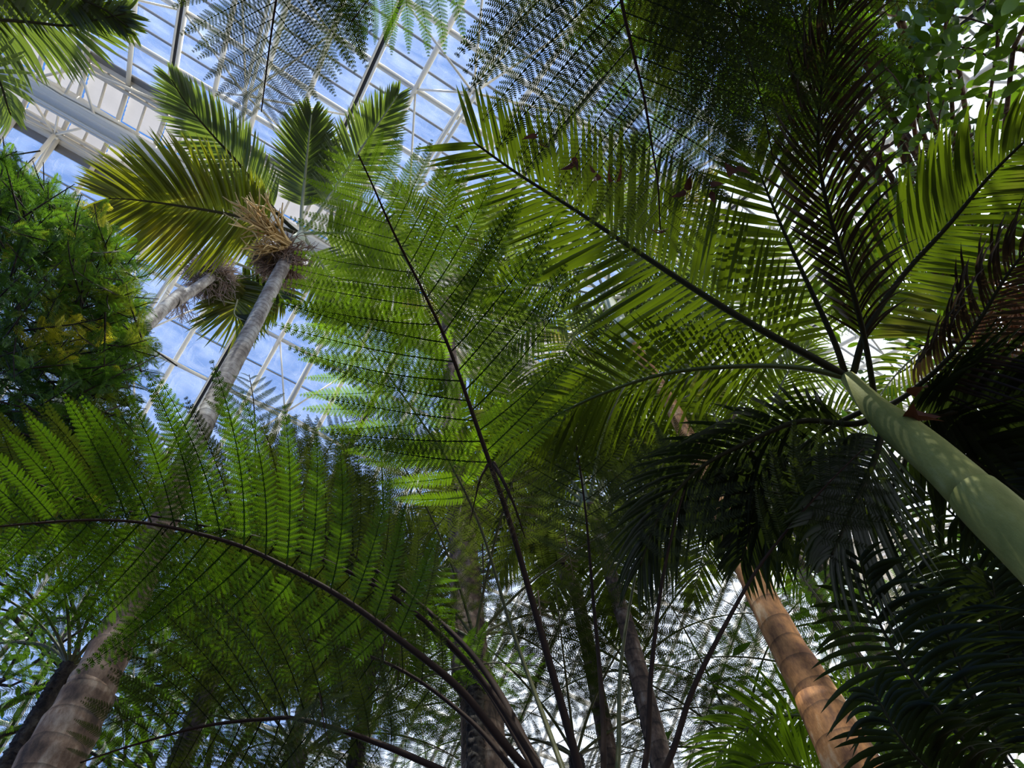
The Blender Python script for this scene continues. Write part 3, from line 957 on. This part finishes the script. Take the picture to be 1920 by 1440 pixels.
ff(f1, [(1120, 1620, 2.7), (1085, 1440, 2.8), (1030, 1240, 2.9), (985, 1080, 3.0), (950, 960, 3.05), (905, 830, 3.1), (845, 660, 3.15), (800, 560, 3.15), (740, 440, 3.15), (700, 350, 3.1), (672, 290, 3.05)],
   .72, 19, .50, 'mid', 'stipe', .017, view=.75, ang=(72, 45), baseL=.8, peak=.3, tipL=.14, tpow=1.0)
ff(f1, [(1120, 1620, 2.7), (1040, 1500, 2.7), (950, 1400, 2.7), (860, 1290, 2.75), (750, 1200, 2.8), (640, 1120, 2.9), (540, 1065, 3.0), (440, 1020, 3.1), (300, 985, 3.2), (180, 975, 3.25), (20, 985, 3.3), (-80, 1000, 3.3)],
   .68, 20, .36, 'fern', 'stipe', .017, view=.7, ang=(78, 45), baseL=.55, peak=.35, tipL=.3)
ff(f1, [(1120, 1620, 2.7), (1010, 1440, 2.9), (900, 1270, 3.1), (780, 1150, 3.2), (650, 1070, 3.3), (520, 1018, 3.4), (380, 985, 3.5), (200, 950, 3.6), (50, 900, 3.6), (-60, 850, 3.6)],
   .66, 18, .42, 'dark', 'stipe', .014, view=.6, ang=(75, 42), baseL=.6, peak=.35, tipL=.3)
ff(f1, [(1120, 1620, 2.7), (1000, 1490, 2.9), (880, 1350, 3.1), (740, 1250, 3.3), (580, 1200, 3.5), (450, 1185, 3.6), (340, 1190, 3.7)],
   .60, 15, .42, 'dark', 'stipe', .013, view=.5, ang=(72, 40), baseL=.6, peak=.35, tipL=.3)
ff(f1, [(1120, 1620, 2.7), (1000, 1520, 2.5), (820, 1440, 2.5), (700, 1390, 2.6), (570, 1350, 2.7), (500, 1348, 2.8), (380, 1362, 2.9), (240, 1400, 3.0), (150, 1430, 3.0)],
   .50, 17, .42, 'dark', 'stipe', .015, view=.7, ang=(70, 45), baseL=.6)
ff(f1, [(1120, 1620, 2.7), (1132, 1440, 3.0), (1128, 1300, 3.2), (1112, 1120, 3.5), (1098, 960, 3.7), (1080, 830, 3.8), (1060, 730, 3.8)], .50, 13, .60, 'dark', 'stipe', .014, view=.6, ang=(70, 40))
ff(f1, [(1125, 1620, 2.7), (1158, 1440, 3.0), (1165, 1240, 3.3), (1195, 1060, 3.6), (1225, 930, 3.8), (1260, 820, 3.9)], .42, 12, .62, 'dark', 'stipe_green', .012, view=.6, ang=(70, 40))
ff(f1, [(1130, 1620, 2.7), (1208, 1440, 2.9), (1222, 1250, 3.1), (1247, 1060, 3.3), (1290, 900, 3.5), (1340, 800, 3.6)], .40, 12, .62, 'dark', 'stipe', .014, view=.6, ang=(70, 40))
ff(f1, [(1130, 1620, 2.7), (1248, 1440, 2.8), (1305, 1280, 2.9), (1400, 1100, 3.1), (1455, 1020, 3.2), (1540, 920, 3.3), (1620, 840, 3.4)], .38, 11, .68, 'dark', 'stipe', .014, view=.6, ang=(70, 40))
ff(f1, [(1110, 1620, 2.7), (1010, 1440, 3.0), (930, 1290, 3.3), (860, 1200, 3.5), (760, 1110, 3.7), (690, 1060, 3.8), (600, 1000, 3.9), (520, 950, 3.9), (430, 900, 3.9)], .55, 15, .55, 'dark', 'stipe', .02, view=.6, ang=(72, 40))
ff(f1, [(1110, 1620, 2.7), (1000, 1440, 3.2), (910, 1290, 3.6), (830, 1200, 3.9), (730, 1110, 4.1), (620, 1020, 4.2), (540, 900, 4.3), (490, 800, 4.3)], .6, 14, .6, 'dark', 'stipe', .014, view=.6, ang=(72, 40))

# fronds of other tree ferns
def rand_fern(px, py, d, label, n, L, pl, key='far', np_=15, r=.10, el=(35, 60), seed=0., trunk='bark_dark', view=.1, rmat='stipe_green', el1=(-45, -10)):
    ctop = P(px, py, d)
    rt = root_at('tree_fern', ctop, label, 'tree fern')
    trunk_on(rt, [(ctop[0], ctop[1], 0), (ctop[0], ctop[1], ctop[2] * .5), ctop], [r * .75, r * .6, r * .6], trunk, .06, .08, rough=.006)
    for i in range(n):
        az = i * 2 * PI / n + seed + R.uniform(-.12, .12)
        fern_frond(rt, arch(ctop, az, L * R.uniform(.85, 1.1), R.uniform(*el), R.uniform(*el1)), pl * 1.15, np_ + 4, .12, key, rmat, .014, view=view, ang=(80, 40), baseL=.45, peak=.4)
    return rt


rand_fern(890, 1200, 6.2, 'tree fern crown spreading in the centre in front of the grey-brown trunk', 9, 1.9, .48, 'far', 13, seed=.3)
rand_fern(1190, 1260, 7.5, 'lacy far tree fern right of the middle below the roof slope', 8, 2.1, .5, 'dark', 12, seed=.1)
rand_fern(720, 1080, 7.8, 'pale far tree fern seen through the gaps left of the middle trunk', 11, 2.1, .5, 'far', 12, seed=.6)
rand_fern(1080, 1420, 7.0, 'far tree fern low in the middle behind the fan of stalks', 8, 1.9, .5, 'dark', 12, seed=.9)
rand_fern(440, 1160, 6.3, 'dark tree fern spreading on the left beside the thick ringed trunk', 11, 1.9, .5, 'dark', 13, seed=.2)
rand_fern(130, 1250, 6.6, 'green tree fern deep in the lower left behind the thick trunk', 11, 2.0, .55, 'fern', 12, seed=.5)
rand_fern(560, 1420, 6.0, 'low tree fern near the bottom edge left of the middle', 11, 1.9, .5, 'fern', 12, seed=.7)
rand_fern(1680, 1330, 7.0, 'green tree fern behind the orange trunk near the lower right', 8, 2.0, .5, 'fern', 12, seed=.4)
rand_fern(1400, 1420, 7.5, 'tree fern low beside the orange trunk foot', 7, 1.9, .5, 'far', 12, seed=.15)

# ---- overhead tree fern behind the camera
cO = P(980, -900, 4.2)
f2 = root_at('tree_fern', cO, 'overhead tree fern reaching in from the top edge', 'tree fern')
trunk_on(f2, [(cO[0], cO[1], 0), (cO[0], cO[1], cO[2] * .5), cO], [.14, .12, .11], 'bark_dark', .06, .08, rough=.006)
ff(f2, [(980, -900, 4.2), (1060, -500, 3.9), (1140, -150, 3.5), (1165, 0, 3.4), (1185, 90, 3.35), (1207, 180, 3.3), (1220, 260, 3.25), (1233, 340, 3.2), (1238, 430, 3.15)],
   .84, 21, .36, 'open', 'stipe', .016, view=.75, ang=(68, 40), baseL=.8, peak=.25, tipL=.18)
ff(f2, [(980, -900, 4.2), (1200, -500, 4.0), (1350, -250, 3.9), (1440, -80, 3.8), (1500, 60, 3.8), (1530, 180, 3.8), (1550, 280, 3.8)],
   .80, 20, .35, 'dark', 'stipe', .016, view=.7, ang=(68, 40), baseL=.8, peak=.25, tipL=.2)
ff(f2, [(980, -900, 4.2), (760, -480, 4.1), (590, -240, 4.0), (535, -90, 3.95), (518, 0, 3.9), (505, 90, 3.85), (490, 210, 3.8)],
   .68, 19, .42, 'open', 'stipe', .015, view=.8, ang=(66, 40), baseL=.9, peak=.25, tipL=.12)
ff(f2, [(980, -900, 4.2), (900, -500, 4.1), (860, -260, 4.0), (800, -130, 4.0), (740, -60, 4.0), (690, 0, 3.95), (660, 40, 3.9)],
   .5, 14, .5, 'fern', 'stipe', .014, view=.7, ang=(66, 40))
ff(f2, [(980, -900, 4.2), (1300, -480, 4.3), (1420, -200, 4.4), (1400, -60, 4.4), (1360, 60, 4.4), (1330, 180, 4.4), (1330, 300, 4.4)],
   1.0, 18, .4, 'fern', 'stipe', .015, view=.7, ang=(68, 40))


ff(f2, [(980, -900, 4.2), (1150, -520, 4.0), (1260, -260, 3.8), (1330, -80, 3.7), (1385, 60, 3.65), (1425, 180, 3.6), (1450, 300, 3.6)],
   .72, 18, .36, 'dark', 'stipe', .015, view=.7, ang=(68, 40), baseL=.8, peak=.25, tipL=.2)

# ================================================================== broad-leaved tree and the left conifer
def leaf_mesh(name, mat, bend, wid=.42, fold=.18, K=5):
    tt = np.linspace(0, 1, K + 1)
    w = np.sin(PI * np.clip(tt, 0, 1) ** .8) ** .8 * wid * .5
    mb = MB()
    z = -bend * tt ** 2
    v = []
    for i in range(K + 1):
        v += [(tt[i], w[i], z[i] + w[i] * fold), (tt[i], 0, z[i]), (tt[i], -w[i], z[i] + w[i] * fold)]
    q = []
    for i in range(K):
        for s_ in (0, 1):
            q.append((3 * i + s_, 3 * i + s_ + 1, 3 * i + 4 + s_, 3 * i + 3 + s_))
    mb.add(v, q)
    return mb.mesh(name, mat), np.array(v), np.array(q)


def rotm(X, Zh):
    X = norm(X); Z = norm(Zh - X * (Zh @ X)); Y = np.cross(Z, X)
    return np.stack([X, Y, Z], 1)


def scatter(parent, specs, variants, part, stuff, mats, nsingle, smat=None):
    """specs: (pos, dir, up, size, seen-size); the largest in view become single parts, the rest one part per material"""
    specs = sorted(specs, key=lambda q: -q[4])
    for sp in specs[:nsingle]:
        me = variants[R.randrange(len(variants))][0]
        o = bpy.data.objects.new(part, me); COL.objects.link(o)
        m = rotm(sp[1], sp[2]) * sp[3]
        o.parent = parent; o.matrix_parent_inverse = Matrix.Translation(-WL[parent.name])
        o.matrix_basis = Matrix([[m[i][0], m[i][1], m[i][2], sp[0][i]] for i in range(3)] + [[0, 0, 0, 1]])
    mb = MB()
    for sp in specs[nsingle:]:
        _, v, q = variants[R.randrange(len(variants))]
        mb.add(v @ (rotm(sp[1], sp[2]) * sp[3]).T + sp[0], q)
    if mb.n:
        build(stuff, mb, mats, parent, kind='stuff')


def seen(p, size):
    v = B @ (np.asarray(p) - CAM)
    if v[2] > -.3: return 0
    x = 960 - F_PX * v[0] / v[2]; y = 720 + F_PX * v[1] / v[2]
    return size * F_PX / -v[2] if (-20 < x < 1940 and -20 < y < 1460) else 0


def branchy(mb, p, d, L, r, depth, tips, wig=.25, forks=3, droop=0.0):
    k = 5; pts = [np.array(p, float)]; dd = norm(d)
    for i in range(k):
        dd = norm(dd + NR.normal(0, wig / 2, 3) - UP * droop)
        pts.append(pts[-1] + dd * L / k)
    tube(mb, np.array(pts), np.linspace(r, r * .6, k + 1), 6)
    if depth == 0:
        tips.append((pts, dd)); return
    for i in range(forks):
        j = R.randrange(2, k + 1)
        branchy(mb, pts[j], norm(dd + NR.normal(0, .65, 3)), L * R.uniform(.55, .8), r * .55, depth - 1, tips, wig, forks, droop)


LEAF = [leaf_mesh('leaf', 'broad', b_, w_) for b_, w_ in ((.1, .42), (.25, .38), (.4, .46), (.05, .5))]
LEAFF = [leaf_mesh('leaf', 'broad_far', b_, w_, K=3) for b_, w_ in ((.1, .42), (.3, .46))]


def broad_tree(base, crown_pts, label, lsize, nper, variants, mats, nsingle, bark='branch', r=.09, depth=2, L=1.1, forks=3, name='broadleaf_tree', spread=.16):
    rt = root_at(name, base, label, 'tree')
    mb = MB(); tips = []
    lo = np.array([base[0], base[1], 0.]); hub = np.array(base, float)
    tube(mb, curve([lo, (lo + hub) / 2 + [.1, .05, 0], hub], 14), np.linspace(r * 1.3, r, 14), 12)
    build('trunk', mb, bark, rt, smooth=True)
    mb = MB()
    for cp in crown_pts:
        cp = np.array(cp, float); d = cp - hub
        c = curve([hub, hub + d * .5 + NR.normal(0, .15, 3), cp], 10)
        tube(mb, c, np.linspace(r * .55, r * .3, 10), 7)
        for _ in range(2):
            branchy(mb, cp, norm(d / np.linalg.norm(d) * .5 + NR.normal(0, .6, 3)), L, r * .3, depth, tips, forks=forks)
    build('branches', mb, bark, rt, smooth=True)
    sp = []
    for pts, dd in tips:
        for _ in range(nper):
            b = pts[R.randrange(1, len(pts))] + NR.normal(0, spread, 3)
            d = norm(NR.normal(0, 1, 3) + dd * .5 - UP * .5)
            s_ = lsize * R.uniform(.6, 1.2)
            sp.append((b, d, norm(UP + NR.normal(0, .5, 3)), s_, seen(b, s_)))
    scatter(rt, sp, variants, 'leaf', 'foliage', mats, nsingle)
    return rt


hubp = P(1850, 640, 7.5)
crown = [P(*q) for q in ((1620, 120, 7.2), (1700, 250, 7.0), (1790, 380, 6.8), (1640, 330, 7.5), (1780, 120, 7.4), (1850, 230, 7.2), (1900, 90, 7.0), (1690, 30, 7.8), (1930, 330, 7.4), (1600, -80, 8.0), (1750, -120, 8),
                              (1560, 200, 8), (1700, 430, 7.6), (1830, 480, 7.6), (1500, -200, 8.4), (1650, -300, 8.2), (1350, -350, 8.4), (1200, -260, 8.6), (1500, -420, 8.2), (1150, -450, 8.6))]  # crown points above the frame are added to shade the near palm
broad_tree((hubp[0], hubp[1], hubp[2]), crown, 'broad-leaved tree with reddish branches filling the upper right corner', .16, 24, LEAF, 'broad', 280, r=.055, L=.75, depth=1, forks=4)

# background masses of leaves low at both sides
for (hx, pts, lab, ls) in (
    ((-420, 1500, 9.5), [(-120, 1050, 9.5), (20, 1150, 9.3), (-60, 1260, 9), (80, 1350, 8.8), (0, 950, 10), (150, 1250, 9.5)], 'small-leaved green tree deep in the lower left corner', .12),
    ((2000, 1400, 9.0), [(1880, 640, 9.5), (1930, 800, 9.3), (1830, 900, 9), (1900, 1050, 8.8), (1760, 1150, 9), (1900, 1250, 8.6), (1780, 1350, 8.4), (1700, 1420, 8.2), (1760, 650, 10)], 'green leafy tree behind the dark palms at the right edge', .2),
    ((300, 1700, 8.5), [(250, 1300, 9), (400, 1380, 8.8), (300, 1450, 8.5), (520, 1300, 9.4), (420, 1150, 10)], 'leafy understorey tree behind the ferns low on the left', .14)):
    h_ = P(*hx)
    broad_tree((h_[0], h_[1], max(1.2, h_[2])), [P(*q) for q in pts], lab, ls, 14, LEAFF, 'broad_far', 0, 'bark_dark', .10, 1, 1.0, 4, spread=.22)


def spray_mesh(name, mat, n, ln, K=1, sag=.25):
    """a flat feathery conifer spray, length 1 along x"""
    mb = MB(); f = lambda x: np.array([x, 0, -sag * x * x])
    tube(mb, np.array([f(x) for x in np.linspace(0, 1, 5)]), [.012, .01, .008, .006, .003], 3, cap=False)
    v, q = [], []
    for i in range(n):
        x = .08 + .92 * i / (n - 1); l = ln * (math.sin(PI * (.12 + .8 * x)) ** .7)
        for s_ in (-1, 1):
            a = math.radians(58 - 20 * x)
            d = np.array([math.cos(a), s_ * math.sin(a), -.15 + R.uniform(-.12, .12)])
            pr = np.array([-d[1], d[0], 0]) * (.30 / n)
            b = f(x); c = len(v)
            v += [b, b + d * l * .5 + pr, b + d * l - np.array([0, 0, .05 * l]), b + d * l * .5 - pr]
            q.append((c, c + 1, c + 2, c + 3))
    mb.add(v, q)
    return mb.mesh(name, mat), np.concatenate(mb.v), np.concatenate(mb.q)


SPR = [spray_mesh('spray', 'conifer', 15, l_, sag=s_) for l_, s_ in ((.30, .2), (.36, .35), (.26, .5))]
SPY = [spray_mesh('spray', 'yellow', 13, .3, sag=.3)]
tc_ = root_at('conifer_tree', P(20, 640, 7.5), 'dense feathery green conifer with some yellow new growth at the left edge', 'tree')
ctr = P(20, 640, 7.5)
mb = MB(); tube(mb, curve([(ctr[0], ctr[1], 0), (ctr[0], ctr[1], 4), P(-20, 330, 8.2)], 20), np.linspace(.14, .03, 20), 10)
build('trunk', mb, 'bark_dark', tc_, smooth=True)
sp, spy = [], []
bm_ = MB()
edge = [(300, 300), (360, 110), (400, 160), (430, 210), (470, 262), (540, 285), (620, 300), (680, 285), (740, 262), (800, 300), (900, 280), (1000, 240)]
ys_ = [285, 330, 370, 420, 460, 540, 620, 680, 740, 800, 900, 1020]
xs_ = [15, 75, 140, 215, 262, 285, 292, 285, 270, 280, 260, 200]
for i in range(800):
    py = R.uniform(290, 1010)
    xe = np.interp(py, ys_, xs_) - 14
    px = xe - abs(R.gauss(0, 1)) * 130 - R.random() * 20 if R.random() < .5 else R.uniform(-120, xe)
    if px < -150: continue
    d = 7.0 + R.uniform(-.9, 1.1) - .8 * math.sin(PI * min(1, max(0, (px + 150) / 450)))
    p = P(px, py, d)
    out = norm(p - (ctr * [1, 1, 0] + UP * (p[2] - .2)))
    dd = norm(out + NR.normal(0, .45, 3) - UP * .25)
    q0 = p - dd * .35 - UP * -.1
    tube(bm_, np.array([q0, p, p + dd * .15]), [.008, .005, .003], 3, cap=False)
    for _ in range(10):
        b = q0 + (p - q0) * R.uniform(.2, 1.1)
        e = norm(dd * .8 + NR.normal(0, .55, 3)); s_ = R.uniform(.09, .17)
        (spy if R.random() < .015 or (abs(px - 130) < 40 and abs(py - 640) < 40 and R.random() < .5) else sp).append((b, e, norm(UP + NR.normal(0, .35, 3)), s_, seen(b, s_)))
build('branches', bm_, 'bark_dark', tc_)
scatter(tc_, sp, SPR, 'spray', 'foliage', 'conifer', 290)
for x_ in ((140, 610), (130, 660), (165, 640), (120, 625), (200, 400), (30, 450)):
    for _ in range(4):
        b = P(x_[0] + R.uniform(-15, 15), x_[1] + R.uniform(-15, 15), 5.9)
        spy.append((b, norm(NR.normal(0, .7, 3) - UP * .2), norm(UP + NR.normal(0, .3, 3)), .15, 40))
for q_ in spy:
    scatter(tc_, [q_], SPY, 'spray', 'foliage', 'yellow', 1)
for o in tc_.children:
    if o.name.startswith('spray') and o.data.materials[0] is MAT['yellow']:
        o['label'] = 'yellow new-growth spray'


# ================================================================== withered bits and the low bright palm
MAT['fern_lit'] = leaf_mat('sun_painted_fern', (0.05, 0.10, 0.008), (0.36, 0.62, 0.012), 0.5, 0.5, 0.25, 0.3)  # sunlight is put into this leaf colour
PINNA['vivid'] = [pinna_mesh('pinna', 'fern_lit', 'stipe_green', dr_, bd_, hw=.0175) for dr_, bd_ in ((.06, .08), (.15, .05))] * 2
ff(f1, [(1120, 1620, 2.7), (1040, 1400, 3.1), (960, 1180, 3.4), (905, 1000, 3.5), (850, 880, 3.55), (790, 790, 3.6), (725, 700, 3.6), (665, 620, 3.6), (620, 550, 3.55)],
   .50, 14, .58, 'vivid', 'stipe_green', .012, view=.75, ang=(72, 45), baseL=.7, label='added frond with sunlight painted into its bright yellow-green')  # added frond standing in for a sunlit patch of fern
MAT['palm_bright'] = leaf_mat('bright_palm_leaflet', (0.05, 0.085, 0.010), (0.22, 0.38, 0.01), 0.42, 0.35, 0.35, 0.3)  # brighter green leaflets for the low palm
MAT['pale_fern'] = leaf_mat('pale_withered_fern', (0.22, 0.22, 0.17), (0.22, 0.22, 0.16), 0.3, 0.6, 0.2, 0.2)
MAT['rust'] = principled('rust_coloured_dry_stalk', (0.50, 0.20, 0.07), 0.8)[0]
PINNA['pale'] = [pinna_mesh('pinna', 'pale_fern', 'stipe', .2, .06, gap=.3, hw=.012, pl=.12)]
lp = P(1660, 1560, 5.6)
tl = root_at('palm_tree', lp, 'young bright green palm arching left below the foot of the orange trunk', 'palm tree')
trunk_on(tl, [(lp[0], lp[1], 0), (lp[0], lp[1], lp[2] * .5), lp], [.08, .07, .06], 'bark_brown', .1)
for pix in ([(1660, 1560, 5.6), (1620, 1420, 5.6), (1540, 1350, 5.6), (1450, 1345, 5.5), (1375, 1385, 5.4), (1320, 1460, 5.3)],
            [(1660, 1560, 5.6), (1660, 1440, 5.8), (1640, 1350, 6.0), (1590, 1310, 6.1), (1530, 1310, 6.1)],
            [(1660, 1560, 5.6), (1720, 1420, 5.9), (1740, 1340, 6.0), (1720, 1290, 6.1), (1670, 1280, 6.1)],
            [(1660, 1560, 5.6), (1560, 1470, 5.3), (1460, 1430, 5.2), (1380, 1450, 5.1)]):
    pf(tl, pix, .48, 44, .028, .25, .35, 'palm_bright', 'rachis', .014, ang=(68, 30), view=.6)
# withered hanging frond of the big fern, where its longest stalk bends
ff(f1, [(925, 868, 3.05), (945, 905, 2.95), (965, 950, 2.9), (985, 1010, 2.88)], .17, 12, .05, 'dead', 'stipe', .01, view=.5, label='withered dark frond hanging from the stalk')
ff(f1, [(915, 870, 3.05), (900, 900, 3.0), (890, 940, 2.98), (880, 985, 2.97)], .13, 9, .05, 'dead', 'stipe', .006, view=.5, label='withered dark frond hanging from the stalk')
ff(f1, [(585, 1345, 2.68), (598, 1300, 2.66), (606, 1350, 2.6), (618, 1400, 2.56)], .13, 14, .15, 'far', 'stipe', .004, view=.6)
for o in list(f1.children)[-1].children:
    o.data = PINNA['pale'][0]
f1.children[-1]['label'] = 'pale withered frond lying over the low stalk'
for (px, py, d, ln) in ((722, 1190, 3.3, .30), (752, 1215, 3.4, .22), (1060, 1000, 4.4, .4), (905, 1030, 4.5, .5), (1010, 1120, 4.2, .4)):
    a = P(px, py, d)
    fern_frond(f1, [a + UP * .05, a, a - UP * ln * .5, a - UP * ln], ln * .35, 9, .1, 'dead', 'stipe', .005, view=.4, ang=(40, 20), label='dead brown frond hanging straight down')
# curled brown tips on the overhead fern
CL = [leaf_mesh('curled_tip', 'dead_leaf', b_, .7, .6, K=4)[0] for b_ in (.9, 1.3)]
for (px, py, d) in ((1072, 300, 3.2), (1122, 322, 3.15), (1152, 340, 3.15), (1330, 355, 3.15), (1372, 325, 3.15), (1236, 432, 3.12), (1290, 358, 3.15), (1008, 262, 3.25)):
    for _ in range(2):
        o = bpy.data.objects.new('curled_tip', CL[R.randrange(2)]); COL.objects.link(o)
        p = P(px + R.uniform(-5, 5), py + R.uniform(-5, 5), d)
        m = rotm(norm(NR.normal(0, 1, 3)), norm(NR.normal(0, 1, 3))) * R.uniform(.035, .055)
        o.parent = f2; o.matrix_parent_inverse = Matrix.Translation(-WL[f2.name])
        o.matrix_basis = Matrix([[m[i][0], m[i][1], m[i][2], p[i]] for i in range(3)] + [[0, 0, 0, 1]])
        o['label'] = 'curled brown tip'
# dead leaf caught on the near palm, dry rust-coloured cluster at the right edge
for q_ in ((1706, 762), (1712, 785), (1700, 800), (1716, 745)):
    o = bpy.data.objects.new('dead_leaf', CL[0]); COL.objects.link(o)
    p = P(q_[0], q_[1], 3.6)
    m = rotm(norm(NR.normal(0, 1, 3)), norm(NR.normal(0, 1, 3))) * .11
    o.parent = tG; o.matrix_parent_inverse = Matrix.Translation(-WL[tG.name])
    o.matrix_basis = Matrix([[m[i][0], m[i][1], m[i][2], p[i]] for i in range(3)] + [[0, 0, 0, 1]])
    o['label'] = 'dead brown leaf'
rc = P(1872, 560, 6.5)
tr_ = root_at('palm_tree', P(1960, 560, 6.5), 'palm at the right edge with a rust-coloured hanging flower cluster', 'palm tree')
rq = P(1960, 560, 6.5)
trunk_on(tr_, [(rq[0], rq[1], 0), (rq[0], rq[1], rq[2] * .5), rq], [.1, .09, .08], 'bark_brown', .1)
twigs(tr_, rc, np.array([0, 0, -1.]), .75, .014, 'rust', 'dry_flower_cluster', n=60, spread=.22, droop=.5, wig=.25, label='rust-coloured dry flower cluster')
mb = MB(); tube(mb, curve([rq, (rq + rc) / 2 + UP * .1, rc], 8), [.02] * 8, 6); build('flower_stem', mb, 'rust', tr_)
for i in range(8):
    az = i * 2 * PI / 8 + .2
    palm_frond(tr_, arch(rq, az, 1.7, 50, -50), .45, 34, .028, .2, .5, 'palm', 'rachis_pale', .016, view=.15)
